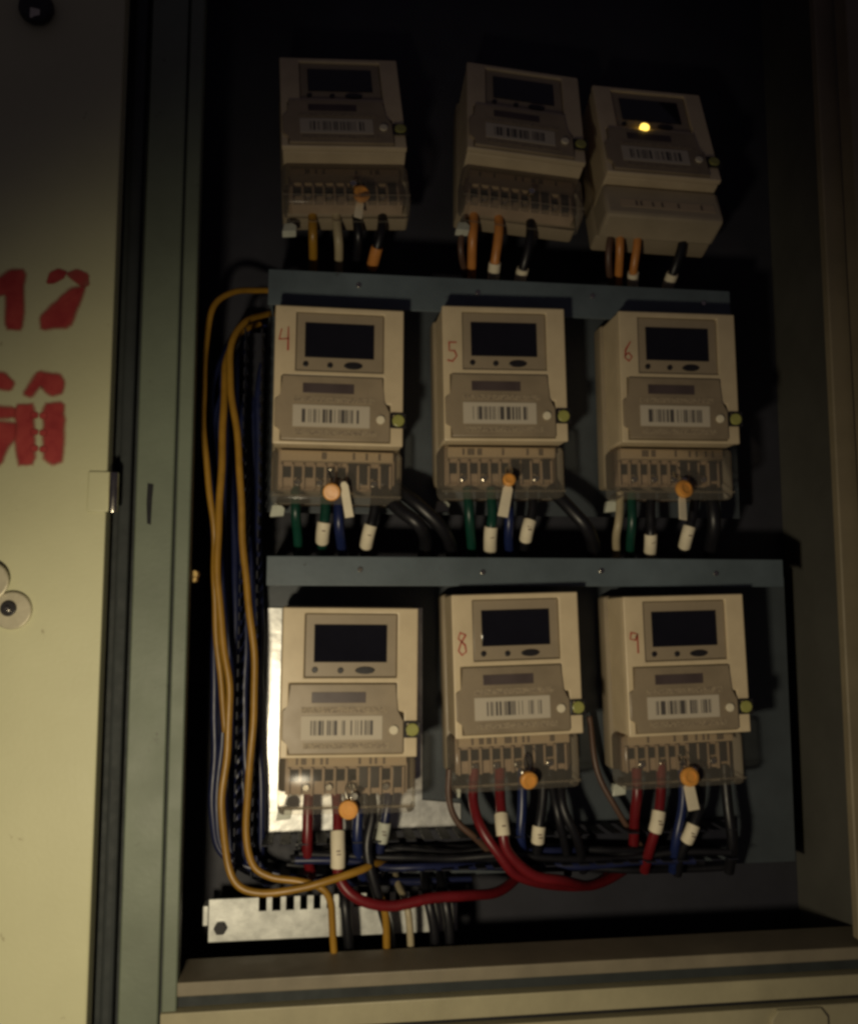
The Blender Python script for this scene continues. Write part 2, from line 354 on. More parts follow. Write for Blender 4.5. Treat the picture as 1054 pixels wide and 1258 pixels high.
ST3 = [[(-0.2706, 1.6795), (-0.2610, 1.6879), (-0.2485, 1.6870), (-0.2419, 1.6805), (-0.2441, 1.6750), (-0.2542, 1.6761), (-0.2650, 1.6663)], [(-0.2221, 1.6893), (-0.2068, 1.6878), (-0.2027, 1.6818), (-0.2036, 1.6736), (-0.2112, 1.6713), (-0.2204, 1.6785), (-0.2275, 1.6695), (-0.2327, 1.6714), (-0.2268, 1.6810)], [(-0.2790, 1.6612), (-0.2390, 1.6584), (-0.2393, 1.6517), (-0.2785, 1.6526)], [(-0.2781, 1.6446), (-0.2378, 1.6470), (-0.2374, 1.6370), (-0.2432, 1.6282), (-0.2481, 1.6135), (-0.2586, 1.6133), (-0.2598, 1.6378), (-0.2777, 1.6360)], [(-0.2379, 1.6611), (-0.2253, 1.6621), (-0.2232, 1.6147), (-0.2350, 1.6131)], [(-0.2165, 1.6631), (-0.2026, 1.6642), (-0.2013, 1.6480), (-0.2013, 1.6172), (-0.2075, 1.6144), (-0.2147, 1.6196)], [(-0.2263, 1.6561), (-0.2219, 1.6555), (-0.2217, 1.6522), (-0.2261, 1.6514)], [(-0.2257, 1.6420), (-0.2213, 1.6414), (-0.2212, 1.6388), (-0.2255, 1.6380)], [(-0.2251, 1.6287), (-0.2207, 1.6281), (-0.2206, 1.6254), (-0.2249, 1.6247)], [(-0.2193, 1.6549), (-0.2149, 1.6557), (-0.2148, 1.6517), (-0.2192, 1.6522)], [(-0.2187, 1.6408), (-0.2143, 1.6416), (-0.2142, 1.6376), (-0.2186, 1.6382)], [(-0.2181, 1.6275), (-0.2138, 1.6283), (-0.2136, 1.6242), (-0.2180, 1.6248)]]
cpart('lettering', stencil(ST1), door); cpart('lettering', stencil(ST2, (1,)), door); cpart('lettering', stencil(ST3), door)
lk = cpart('lock_plate', disc(0.0150, -0.004, 0.0, 'nickel', 28, 0.0012), door, (-0.2334, -0.0500, 1.4965))
cpart('lock_core', disc(0.0062, -0.0065, -0.0035, 'button_dark', 20, 0.0010), lk, (-0.0020, 0, 0.0015))
cpart('key_cover', disc(0.0155, -0.0075, -0.0045, 'nickel', 28, 0.0012), lk, (-0.0175, 0, 0.0230))
cpart('lock_screw', disc(0.0026, -0.0088, -0.0060, 'steel', 6, 0.0006), lk, (-0.0020, 0, 0.0010))
kb = cpart('knob', disc(0.0145, -0.010, 0.0, 'button_dark', 24, 0.004), door, (-0.2364, -0.0500, 2.0029))
cpart('knob_glint', prism([(-0.004,-0.004),(0.0038,-0.0045),(0.004,0.004),(-0.0038,0.004)], -0.0045, 0.004, 'steel', 0.0006), kb, (0, -0.0080, -0.006), (R(43), 0, R(16)))  # steel square added and tilted so the knob shows a bright reflection

# mounting rails and plates inside
for (x0, x1, zt, h) in ((-0.0435, 0.4150, 1.8163, 0.0345), (-0.0400, 0.4600, 1.5455, 0.0270)):
    r_ = cpart('mounting_rail', box(x0, x1, 0.0280, 0.0305, zt-h, zt, 'rail_steel', 0.0006))
    for q in range(4): cpart('rail_screw', disc(0.0026, -0.0012, 0.0, 'steel', 10, 0.0004), r_, (x0+0.085+q*0.115, 0.0279, zt-0.012-0.002*(q % 2)))
    for xx in (x0+0.002, x1-0.004): cpart('rail_bracket', box(xx, xx+0.002, 0.0307, 0.1195, zt-h+0.002, zt-0.002, 'rail_steel'), r_)
pl = cpart('backing_plate', prism([(-0.0405,1.268),(0.1450,1.268),(0.1450,1.312),(0.1080,1.316),(0.1080,1.498),(-0.0405,1.498)], 0.0700, 0.0715, 'plate_zinc'))
cpart('mounting_panel', box(-0.0450, 0.4400, 0.0735, 0.0755, 1.590, 1.812, 'sheet_steel', 0.0005))
cpart('mounting_panel', box(-0.0430, 0.4860, 0.0735, 0.0755, 1.245, 1.530, 'sheet_steel', 0.0005))
# notched galvanised bracket low in the cabinet
x0 = -0.0870; zt = 1.2357; zb = 1.2089
xs = [x0]; fil = []
xcur = -0.0429; xs.append(xcur); fil.append(True)
for i in range(29):
    w = (0.0075, 0.0055)[i % 2] + random.uniform(-0.001, 0.001); xcur += w; xs.append(xcur); fil.append(i % 2 == 1)
br = cpart('bracket', grid_plate(xs, [zb-0.010, zt-0.012, zt], lambda i, j: j == 0 or fil[i], 0.0600, 0.0618, 'galvanised', 0.0))
cpart('bracket_end', box(x0-0.005, x0-0.0005, 0.058, 0.075, zt-0.022, zt-0.005, 'galvanised', 0.0005), br)
cpart('bracket_bolt', disc(0.0062, -0.004, 0.0, 'button_dark', 6, 0.0008), br, (-0.0764, 0.0598, 1.2113))
cpart('stud', disc(0.004, -0.010, 0.0, 'brass', 12, 0.0008), cab, (-0.0996, 0.0000, 1.5272), )
LA = (-0.0995, 0.0000, 1.5229)
cpart('stud', disc(0.003, -0.010, 0.0, 'brass', 12, 0.0008), cab, LA)

# ------------------------------------------------------------------ slotted cable ducts
def duct(label, x0, x1, z0, z1, vertical, pitch, y0=0.030, y1=0.068, ends=(1, 1)):
    t = thing('cable_duct', label, 'cable duct', (x0, y1, z0)); 
    W, H = x1-x0, z1-z0; D = y1-y0
    link('channel', boxes([(0, W, -0.0015, 0, 0, H)], 'duct_plastic'), t)
    fw = pitch*0.60
    if vertical:
        me = box(0, 0.0014, -D, -0.0015, 0, fw, 'duct_plastic', 0.0004, 1)
        n = int(H/pitch)
        for i in range(n):
            for xx in (0.0, W-0.0014): link('finger', me, t, (xx, 0, i*pitch))
    else:
        me = box(0, fw, -D, -0.0015, 0, 0.0014, 'duct_plastic', 0.0004, 1)
        n = int(W/pitch)
        for i in range(n):
            for zz in (0.0, H-0.0014): link('finger', me, t, (i*pitch, 0, zz))
    return t
dv = duct('black slotted cable duct standing upright beside the left column of meters', -0.0640, -0.0475, 1.262, 1.765, True, 0.0125, 0.022, 0.066)
dh = duct('black slotted cable duct lying under the bottom row of meters', -0.040, 0.420, 1.2630, 1.2910, False, 0.0160, 0.024, 0.068)

# ------------------------------------------------------------------ meters
CACHE = {}
def shared(key, fn):
    if key not in CACHE: CACHE[key] = fn()
    return CACHE[key]
def X(mm): return (mm - 58.5) / 1000.0          # from the face's left edge
def Zt(mm): return (177.0 - mm) / 1000.0        # from the face's top edge
GLYPH = {
 '4': [[(6,22),(4,32),(13,31)],[(12,20),(12,42)]],
 '5': [[(13,35),(6,35),(6,43),(11,43),(13,48),(9,53),(4,52)]],
 '6': [[(11,30),(6,38),(5,46),(9,49),(12,45),(9,41),(5,44)]],
 '8': [[(12,36),(7,34),(5,39),(11,45),(12,51),(8,54),(5,50),(7,44),(12,36)]],
 '9': [[(11,34),(6,33),(5,39),(10,40),(12,34),(12,52)]],
}
def meter(label, x, y, z, roll=0.0, pitch=0.0, yaw=0.0, digit=None, opaque=False, led=None):
    t = thing('electricity_meter', label, 'meter', (x, y, z), (R(pitch), R(roll), R(yaw)), 'electricity meters in three rows')
    link('base', shared('base', lambda: box(-0.0610, 0.0610, -0.022, 0.0, 0.012, 0.1785, 'meter_base', 0.004, 3)), t)
    link('housing', shared('hous', lambda: box(-0.0580, 0.0580, -0.0640, -0.0222, 0.0500, 0.1768, 'meter_plastic', 0.0018)), t)
    xs = [X(0), X(6.5), X(19), X(99), X(105.5), X(117)]; zs = [Zt(127.5), Zt(124.5), Zt(89), Zt(64.5), Zt(60), Zt(5), Zt(0)]
    def fil(i, j):
        if j == 4 and i == 2: return False
        if j == 2 and i in (1, 2): return False
        if j == 1 and i in (1, 2, 3): return False
        return True
    link('face_plate', shared('face', lambda: grid_plate(xs, zs, fil, -0.0700, -0.0642, 'meter_plastic', 0.0011)), t)
    bz = link('display_bezel', shared('bez', lambda: box(X(19.6), X(98.4), -0.0676, -0.0643, Zt(59.4), Zt(5.6), 'bezel', 0.0006)), t)
    link('display', shared('lcd', lambda: box(X(27), X(90), -0.0684, -0.0677, Zt(47), Zt(14.5), 'lcd', 0.0003)), bz)
    bt = shared('bt', lambda: disc(0.0026, -0.0012, 0.0, 'button_dark', 12, 0.0004))
    link('button', bt, bz, (X(28), -0.0677, Zt(53.5))); link('button', bt, bz, (X(50), -0.0677, Zt(54)))
    link('button', shared('bo', lambda: prism([(0.0085*math.cos(a*math.pi/10)*(1), 0.0030*math.sin(a*math.pi/10)) for a in range(20)], -0.0016, 0, 'button_dark', 0.0004)), bz, (X(71), -0.0677, Zt(54)))
    fc = link('flip_cover', shared('flip', lambda: prism([(X(7), Zt(124)), (X(105), Zt(124)), (X(105), Zt(96)), (X(98.5), Zt(88)), (X(98.5), Zt(65)), (X(7), Zt(65)), (X(7), Zt(84)), (X(1.2), Zt(87)), (X(1.2), Zt(112)), (X(7), Zt(115))], -0.0722, -0.0702 if False else -0.0660, 'flip_cover', 0.0010)), t)
    link('cover_window', shared('win', lambda: box(X(26), X(72), -0.0727, -0.0721, Zt(81), Zt(72), 'slot_dark', 0.0002)), fc)
    link('barcode_label', shared('bar', lambda: box(-0.0345, 0.0345, -0.0003, 0.0002, -0.0100, 0.0100, 'barcode')), fc, (X(52), -0.0724, Zt(102)))
    link('print_line', shared('pl', lambda: box(-0.0365, 0.0365, -0.0002, 0.0001, -0.0024, 0.0024, 'small_print')), fc, (X(54), -0.0724, Zt(87)))
    link('print_line', shared('pl', None), fc, (X(56), -0.0724, Zt(117)))
    link('cover_screw', shared('scr', lambda: disc(0.0040, -0.0022, 0.0, 'paper', 16, 0.0006)), fc, (X(96.3), -0.0722, Zt(104)))
    tb = link('seal_tab', shared('tab', lambda: grid_plate([-0.007, -0.0052, 0.0052, 0.007], [-0.007, -0.0052, 0.0052, 0.007], lambda i, j: not (i == 1 and j == 1), -0.0018, 0.0, 'button_dark', 0.0003)), t, (X(112.5), -0.0706, Zt(104)))
    link('seal_disc', shared('sd', lambda: disc(0.0056, -0.0030, 0.0002, 'seal_yellow', 20, 0.0008)), tb)
    # terminal section under the face
    def block():
        L = [(-0.0540, 0.0540, -0.0340, -0.0224, 0.0125, 0.0498)]
        for i in range(11): L.append((-0.0520+0.0101*i, -0.0500+0.0101*i, -0.0385, -0.0341, 0.012, 0.036))
        return boxes(L, 'terminal_plastic')
    tbk = link('terminal_block', shared('blk', block), t)
    link('terminal_ledge', shared('ledge', lambda: box(-0.0540, 0.0500, -0.0460, -0.0342, 0.0380, 0.0470, 'block_print')), tbk) if False else link('terminal_ledge', shared('ledge', lambda: box(-0.0520, 0.0520, -0.0060, 0.0060, -0.0048, 0.0048, 'block_print', 0.0004)), tbk, (0, -0.0402, 0.0430))
    ts = shared('ts', lambda: disc(0.0033, -0.005, 0.0, 'steel', 12, 0.0006)); th = shared('th', lambda: box(-0.0036, 0.0036, -0.0012, 0.0, -0.005, 0.005, 'dark_hole'))
    for i in range(10):
        xx = -0.0460 + 0.0101*i
        if i in (1, 3, 5, 8): link('terminal_screw', ts, tbk, (xx, -0.0341, 0.0190))
        link('terminal_opening', shared('thb', lambda: box(-0.0040, 0.0040, -0.0050, 0.0, -0.011, 0.009, 'button_dark', 0.0006)) if i in (6, 7, 9) else th, tbk, (xx, -0.0341, 0.0290))
    def cover():
        bm = bmesh.new(); add_box(bm, -0.0600, 0.0600, -0.0530, -0.0225, -0.002, 0.0485)
        bmesh.ops.bevel(bm, geom=[e for e in bm.edges if (e.verts[0].co.y < -0.05 or e.verts[1].co.y < -0.05) or (e.verts[0].co.z < 0 and e.verts[1].co.z < 0)], offset=0.006, segments=3, affect='EDGES', profile=0.5)
        dele = [f for f in bm.faces if abs(f.normal.y) > 0.9 and f.calc_center_median().y > -0.03 or f.normal.z > 0.9]
        bmesh.ops.delete(bm, geom=dele, context='FACES')
        return finish(bm, 'clear_plastic', 40)
    if opaque:
        o_ = link('terminal_cover', shared('ocov', lambda: box(-0.0600, 0.0600, -0.0560, -0.0225, 0.008, 0.0485, 'opaque_cover', 0.004)), t)
        link('print_line', shared('opl', lambda: box(-0.0480, 0.0480, -0.0003, 0.0002, -0.0050, 0.0050, 'block_print')), o_, (0.004, -0.0561, 0.0240))
    else:
        c_ = link('terminal_cover', shared('cov', cover), t)
        link('cover_lip', shared('clip', lambda: boxes([(-0.0590, 0.0590, -0.0545, -0.0531, 0.0040, 0.0058)], 'clear_plastic', 0.0004)), c_)
        link('cover_screw', shared('cs', lambda: disc(0.0036, -0.006, 0.0, 'steel', 12, 0.0008)), c_, (0.006, -0.0531, 0.0150))
        link('cover_glint', shared('glint', lambda: prism([(-0.007,-0.006),(0.006,-0.005),(0.007,0.002),(0.003,0.006),(-0.005,0.005)], -0.004, 0.004, 'glint_sleeve_white', 0.0008)), t, (-0.0545, -0.0200, -0.006))  # added white piece imitating the highlight on the clear cover's lower corner
    if digit:
        h = None
        for st in GLYPH[digit]:
            me = ribbon([(X(a), Zt(b)) for a, b in st], 0.0014, -0.0704, 'pen_red')
            link('handwritten_digit', me, t)
    if led: link('indicator_light', disc(0.0048, -0.004, 0.0, 'led', 16, 0.001), t, led)
    return t
def mpos(cx, ztop, yface): return (cx, yface + 0.070, ztop - 0.177)
m1 = meter('unlit meter at the left end of the dark top row', 0.030, 0.048, 1.856, roll=-3.0, pitch=-22)
m2 = meter('unlit meter in the middle of the dark top row', 0.196, 0.048, 1.860, roll=4.0, pitch=-22)
m3 = meter('meter of the dark top row with a glowing yellow indicator light', 0.3380, 0.048, 1.848, roll=1.0, pitch=-22, opaque=True, led=(-0.012, -0.0702, Zt(62)))
m4 = meter('beige meter marked with a red handwritten four', *mpos(0.0225, 1.7720, 0.0), roll=0.3, digit='4')
m5 = meter('beige meter marked with a red handwritten five', *mpos(0.1790, 1.7795, 0.0), roll=-1.0, digit='5')
m6 = meter('beige meter with a faint red handwritten six', *mpos(0.3480, 1.7815, 0.0), roll=-0.6, digit='6')
m7 = meter('beige meter mounted on the bright galvanised plate in the bottom row', *mpos(0.0338, 1.4985, -0.016), roll=0.5)
m8 = meter('beige meter with a red handwritten eight in the middle of the bottom row', *mpos(0.1890, 1.5115, 0.0), roll=-1.6, digit='8')
m9 = meter('beige meter marked with a red handwritten nine in the bottom row', *mpos(0.3490, 1.5100, 0.0), roll=-1.5, digit='9')

# ------------------------------------------------------------------ wires
def wobble(P, amp=0.0007):
    ph = [random.uniform(0, 6.28) for _ in range(4)]; d = 0.0; out = []
    for i, p in enumerate(P):
        if i: d += (p - P[i-1]).length
        f = min(1.0, d/0.03)
        out.append(p + f*amp*Vector((math.sin(d*38+ph[0]) + 0.5*math.sin(d*97+ph[1]), 0.5*math.sin(d*60+ph[2]), 0.6*math.sin(d*52+ph[3]))))
    return out
def wire(label, pts, r, m, group=None, sleeve=None, cat='wire', sleeve_m='paper'):
    P = wobble(smooth_path(pts)); base = P[0].copy()
    P = [p - base for p in P]
    o = link('wire', tube(P, r, m), None, base); tag(o, label, cat, group)
    if sleeve:
        a, b = sleeve; n = len(P)-1
        def at(u):
            q = u*n; i = min(int(q), n-1); return P[i].lerp(P[i+1], q-i)
        S = [at(a+(b-a)*s/5) for s in range(6)]
        s_ = link('marker_sleeve', tube(S, r*1.22+0.0005, sleeve_m, 12), o)
        mid = at((a+b)/2)
        d = (S[-1]-S[0]).normalized(); ang = math.atan2(d.x, -d.z)
        for kx, kz in ((0.0, 0.0012), (0.0004, -0.0016)):
            link('marker_print', shared('mk', lambda: box(-0.0017, 0.0017, -0.0004, 0.0, -0.0005, 0.0005, 'wire_brown')), s_, (mid.x+kx, mid.y-r*1.22-0.0004, mid.z+kz), (0, -ang, 0))
    return o
G3 = 'wires under the bottom row'; G2 = 'wires under the middle row'; G1 = 'wires under the top row'
# bottom row, left meter
wire('short red wire dropping into the duct under the plate-mounted meter', [(0.0012, 0.0350, 1.3393), (0.0008, 0.0300, 1.3155), (0.0005, 0.0300, 1.2839), (0.0038, 0.0450, 1.2564)], 0.0048, 'wire_red', G3)
wire('red wire with a cream sleeve sweeping along the cabinet floor', [(0.0246, 0.0350, 1.3387), (0.0260, 0.0250, 1.3158), (0.0267, 0.0150, 1.2869), (0.0284, 0.0150, 1.2627), (0.0447, 0.0120, 1.2466), (0.0734, 0.0150, 1.2383), (0.1101, 0.0200, 1.2414), (0.1446, 0.0280, 1.2397), (0.1802, 0.0550, 1.2351), (0.2187, 0.1000, 1.2417)], 0.0048, 'wire_red', G3, sleeve=(0.165,0.285))
wire('blue wire beside the long red wire of the plate-mounted meter', [(0.0451, 0.0350, 1.3382), (0.0458, 0.0300, 1.3141), (0.0453, 0.0300, 1.2858), (0.0508, 0.0450, 1.2532)], 0.0048, 'wire_blue', G3)
wire('black wire running down past the duct under the plate-mounted meter', [(0.0562, 0.0350, 1.3357), (0.0572, 0.0250, 1.3149), (0.0534, 0.0200, 1.2881), (0.0608, 0.0200, 1.2531), (0.0734, 0.0300, 1.2078), (0.0783, 0.0500, 1.1652)], 0.0046, 'rubber_black', G3)
wire('dark wire with a grey-white sleeve at the corner of the plate-mounted meter', [(0.0733, 0.0350, 1.3374), (0.0722, 0.0300, 1.3205), (0.0686, 0.0300, 1.2992), (0.0647, 0.0350, 1.2768), (0.0656, 0.0450, 1.2562)], 0.0044, 'wire_navy', G3, sleeve=(0.42,0.62), sleeve_m='glint_sleeve_white')
# bottom row, middle meter
wire('thin brown wire looping out from the corner of meter eight', [(0.1281, 0.0300, 1.3515), (0.1272, 0.0300, 1.3262), (0.1354, 0.0300, 1.3058), (0.1527, 0.0300, 1.2894), (0.1704, 0.0400, 1.2703)], 0.0030, 'wire_brown', G3)
wire('red wire bowing inward under meter eight without a sleeve', [(0.1524, 0.0350, 1.3501), (0.1502, 0.0280, 1.3224), (0.1550, 0.0140, 1.3004), (0.1684, 0.0080, 1.2803), (0.1868, 0.0120, 1.2604), (0.2244, 0.0300, 1.2451), (0.2725, 0.0600, 1.2359), (0.3134, 0.0950, 1.2428)], 0.0046, 'wire_red', G3)
wire('red wire with a cream sleeve under meter eight', [(0.1762, 0.0350, 1.3495), (0.1744, 0.0240, 1.3225), (0.1734, 0.0100, 1.3007), (0.1773, 0.0080, 1.2814), (0.1983, 0.0100, 1.2619), (0.2288, 0.0180, 1.2528), (0.2677, 0.0500, 1.2375), (0.3218, 0.0950, 1.2409)], 0.0048, 'wire_red', G3, sleeve=(0.21,0.32))
wire('blue wire between the two sleeved wires of meter eight', [(0.1978, 0.0350, 1.3490), (0.1955, 0.0300, 1.3170), (0.1952, 0.0300, 1.2880), (0.2038, 0.0450, 1.2547)], 0.0046, 'wire_blue', G3)
wire('black wire with a cream sleeve under meter eight', [(0.2180, 0.0350, 1.3523), (0.2150, 0.0280, 1.3206), (0.2106, 0.0240, 1.2962), (0.2095, 0.0300, 1.2767), (0.2092, 0.0450, 1.2530)], 0.0046, 'rubber_black', G3, sleeve=(0.46,0.64))
wire('black wire looping away to the right of meter eight', [(0.2336, 0.0350, 1.3445), (0.2320, 0.0200, 1.3182), (0.2437, 0.0200, 1.2889), (0.2569, 0.0450, 1.2527)], 0.0044, 'rubber_black', G3)
wire('black wire hanging between meter eight and meter nine', [(0.2241, 0.0350, 1.3410), (0.2257, 0.0200, 1.3111), (0.2357, 0.0300, 1.2794), (0.2427, 0.0450, 1.2495)], 0.0040, 'rubber_black', G3)
wire('thin brown wire slanting between meters eight and nine', [(0.2707, 0.0600, 1.3933), (0.2754, 0.0500, 1.3408), (0.2930, 0.0450, 1.3036), (0.3181, 0.0500, 1.2678)], 0.0028, 'wire_brown', G3)
# bottom row, right meter
wire('short red wire at the corner of meter nine', [(0.3080, 0.0350, 1.3465), (0.3056, 0.0300, 1.3251), (0.3054, 0.0350, 1.3054), (0.3084, 0.0500, 1.2681)], 0.0050, 'wire_red', G3)
wire('red wire with a cream sleeve under meter nine', [(0.3323, 0.0350, 1.3497), (0.3287, 0.0280, 1.3249), (0.3225, 0.0220, 1.3020), (0.3186, 0.0300, 1.2766), (0.3174, 0.0450, 1.2504)], 0.0048, 'wire_red', G3, sleeve=(0.42,0.60))
wire('blue wire hanging under the tag of meter nine', [(0.3532, 0.0350, 1.3455), (0.3517, 0.0300, 1.3164), (0.3443, 0.0300, 1.2832), (0.3448, 0.0450, 1.2494)], 0.0046, 'wire_blue', G3)
wire('black wire with a tilted cream sleeve under meter nine', [(0.3727, 0.0350, 1.3450), (0.3670, 0.0280, 1.3164), (0.3547, 0.0220, 1.2936), (0.3488, 0.0300, 1.2719), (0.3495, 0.0450, 1.2455)], 0.0046, 'rubber_black', G3, sleeve=(0.46,0.64))
wire('black wire beside the cabinet side under meter nine', [(0.3958, 0.0350, 1.3483), (0.3946, 0.0300, 1.3152), (0.3975, 0.0300, 1.2814), (0.4018, 0.0450, 1.2458)], 0.0050, 'rubber_black', G3)
# middle row
wire('plain dark green wire under meter four', [(-0.0153, 0.0350, 1.6089), (-0.0149, 0.0300, 1.5855), (-0.0126, 0.0500, 1.5645), (-0.0117, 0.0850, 1.5274)], 0.0046, 'wire_green', G2)
wire('dark green wire with a cream sleeve under meter four', [(0.0125, 0.0350, 1.6094), (0.0120, 0.0300, 1.5859), (0.0108, 0.0350, 1.5674), (0.0111, 0.0850, 1.5354)], 0.0048, 'wire_green', G2, sleeve=(0.50,0.74))
wire('blue wire under the tag of meter four', [(0.0246, 0.0350, 1.6096), (0.0256, 0.0300, 1.5785), (0.0285, 0.0450, 1.5584), (0.0318, 0.0850, 1.5275)], 0.0048, 'wire_blue', G2)
wire('black wire with a tilted cream sleeve under meter four', [(0.0597, 0.0350, 1.6102), (0.0580, 0.0300, 1.5865), (0.0524, 0.0350, 1.5640), (0.0494, 0.0850, 1.5316)], 0.0046, 'rubber_black', G2, sleeve=(0.52,0.75))
wire('thick black cable bulging between meter four and meter five', [(0.0659, 0.0350, 1.6064), (0.0799, 0.0200, 1.5896), (0.0982, 0.0150, 1.5742), (0.1073, 0.0450, 1.5591), (0.1071, 0.0880, 1.5239)], 0.0066, 'rubber_black', G2)
wire('thick black cable hanging close to meter five', [(0.0782, 0.0350, 1.6105), (0.0996, 0.0200, 1.5921), (0.1224, 0.0250, 1.5716), (0.1356, 0.0550, 1.5506), (0.1407, 0.0880, 1.5240)], 0.0066, 'rubber_black', G2)
wire('plain dark green wire under meter five', [(0.1467, 0.0350, 1.6117), (0.1473, 0.0300, 1.5877), (0.1514, 0.0450, 1.5658), (0.1609, 0.0850, 1.5281)], 0.0048, 'wire_green', G2)
wire('dark green wire with a cream sleeve under meter five', [(0.1697, 0.0350, 1.6121), (0.1693, 0.0300, 1.5880), (0.1685, 0.0350, 1.5652), (0.1783, 0.0850, 1.5314)], 0.0048, 'wire_green', G2, sleeve=(0.54,0.78))
wire('blue wire under the tag of meter five', [(0.1864, 0.0350, 1.6123), (0.1865, 0.0300, 1.5805), (0.1897, 0.0450, 1.5583), (0.2000, 0.0850, 1.5282)], 0.0046, 'wire_blue', G2)
wire('black wire with a slanted cream sleeve under meter five', [(0.2112, 0.0350, 1.6128), (0.2080, 0.0300, 1.5886), (0.2034, 0.0350, 1.5671), (0.2101, 0.0850, 1.5324)], 0.0046, 'rubber_black', G2, sleeve=(0.45,0.70))
wire('thick black cable bulging between meter five and meter six', [(0.2281, 0.0350, 1.6131), (0.2427, 0.0200, 1.5919), (0.2599, 0.0200, 1.5727), (0.2756, 0.0500, 1.5530), (0.2856, 0.0880, 1.5245)], 0.0066, 'rubber_black', G2)
wire('cream wire at the corner of meter six', [(0.2999, 0.0400, 1.6109), (0.2967, 0.0350, 1.5823), (0.2974, 0.0450, 1.5656), (0.3096, 0.0850, 1.5270)], 0.0040, 'wire_cream', G2)
wire('dark green wire under meter six', [(0.3097, 0.0350, 1.6105), (0.3072, 0.0300, 1.5820), (0.3114, 0.0450, 1.5610), (0.3252, 0.0850, 1.5271)], 0.0046, 'wire_green', G2)
wire('black wire with a straight cream sleeve under meter six', [(0.3296, 0.0350, 1.6108), (0.3261, 0.0300, 1.5822), (0.3266, 0.0350, 1.5612), (0.3452, 0.0850, 1.5271)], 0.0046, 'rubber_black', G2, sleeve=(0.54,0.76))
wire('black wire with a tilted cream sleeve under meter six', [(0.3757, 0.0350, 1.6116), (0.3685, 0.0300, 1.5867), (0.3633, 0.0350, 1.5655), (0.3768, 0.0850, 1.5306)], 0.0046, 'rubber_black', G2, sleeve=(0.50,0.74))
wire('thick black cable hanging under meter six by the cabinet side', [(0.3902, 0.0350, 1.6159), (0.3918, 0.0300, 1.5830), (0.3952, 0.0500, 1.5588), (0.4081, 0.0880, 1.5275)], 0.0066, 'rubber_black', G2)
# top row
wire('yellow wire under the left meter of the top row', [(-0.0031, 0.0350, 1.8762), (-0.0020, 0.0350, 1.8535), (-0.0026, 0.0600, 1.8390), (-0.0023, 0.0880, 1.8244)], 0.0044, 'wire_yellow', G1)
wire('cream wire under the left meter of the top row', [(0.0195, 0.0350, 1.8776), (0.0213, 0.0350, 1.8507), (0.0238, 0.0600, 1.8387), (0.0249, 0.0880, 1.8240)], 0.0044, 'wire_cream', G1)
wire('black wire under the left meter of the top row', [(0.0391, 0.0350, 1.8820), (0.0409, 0.0350, 1.8559), (0.0407, 0.0600, 1.8413), (0.0406, 0.0880, 1.8247)], 0.0046, 'rubber_black', G1)
wire('black wire with an orange sleeve under the top row', [(0.0644, 0.0350, 1.8802), (0.0626, 0.0300, 1.8550), (0.0574, 0.0450, 1.8379), (0.0522, 0.0880, 1.8253)], 0.0044, 'rubber_black', G1, sleeve=(0.50,0.76), sleeve_m='wire_orange')
wire('orange wire at the corner of the middle meter of the top row', [(0.1545, 0.0350, 1.8914), (0.1526, 0.0300, 1.8600), (0.1553, 0.0500, 1.8391), (0.1621, 0.0880, 1.8218)], 0.0046, 'wire_orange', G1)
wire('orange wire with a cream sleeve in the top row', [(0.1791, 0.0350, 1.8929), (0.1786, 0.0300, 1.8614), (0.1774, 0.0450, 1.8340), (0.1811, 0.0880, 1.8227)], 0.0046, 'wire_orange', G1, sleeve=(0.60,0.78))
wire('thin brown wire bowing beside the orange wires of the top row', [(0.1463, 0.0350, 1.8826), (0.1413, 0.0300, 1.8594), (0.1438, 0.0400, 1.8404), (0.1587, 0.0880, 1.8304)], 0.0030, 'wire_brown', G1)
wire('black wire with a cream sleeve under the middle meter of the top row', [(0.2122, 0.0350, 1.8949), (0.2089, 0.0300, 1.8590), (0.2056, 0.0450, 1.8313), (0.2088, 0.0880, 1.8213)], 0.0046, 'rubber_black', G1, sleeve=(0.62,0.80))
wire('orange wire under the meter with the yellow indicator light', [(0.3046, 0.0350, 1.8876), (0.3022, 0.0300, 1.8599), (0.3079, 0.0500, 1.8383), (0.3200, 0.0880, 1.8220)], 0.0042, 'wire_orange', G1)
wire('orange wire with a cream sleeve under the meter with the indicator light', [(0.3234, 0.0350, 1.8887), (0.3200, 0.0300, 1.8608), (0.3206, 0.0450, 1.8345), (0.3326, 0.0880, 1.8226)], 0.0042, 'wire_orange', G1, sleeve=(0.64,0.80))
wire('black wire with a cream sleeve under the meter with the indicator light', [(0.3736, 0.0350, 1.8917), (0.3669, 0.0300, 1.8591), (0.3604, 0.0450, 1.8330), (0.3670, 0.0880, 1.8242)], 0.0046, 'rubber_black', G1, sleeve=(0.60,0.78))
wire('cream wire bowing out beside the meter with the indicator light', [(0.2994, 0.0350, 1.8856), (0.2904, 0.0300, 1.8592), (0.2950, 0.0450, 1.8357), (0.3129, 0.0880, 1.8253)], 0.0034, 'wire_brown', G1)
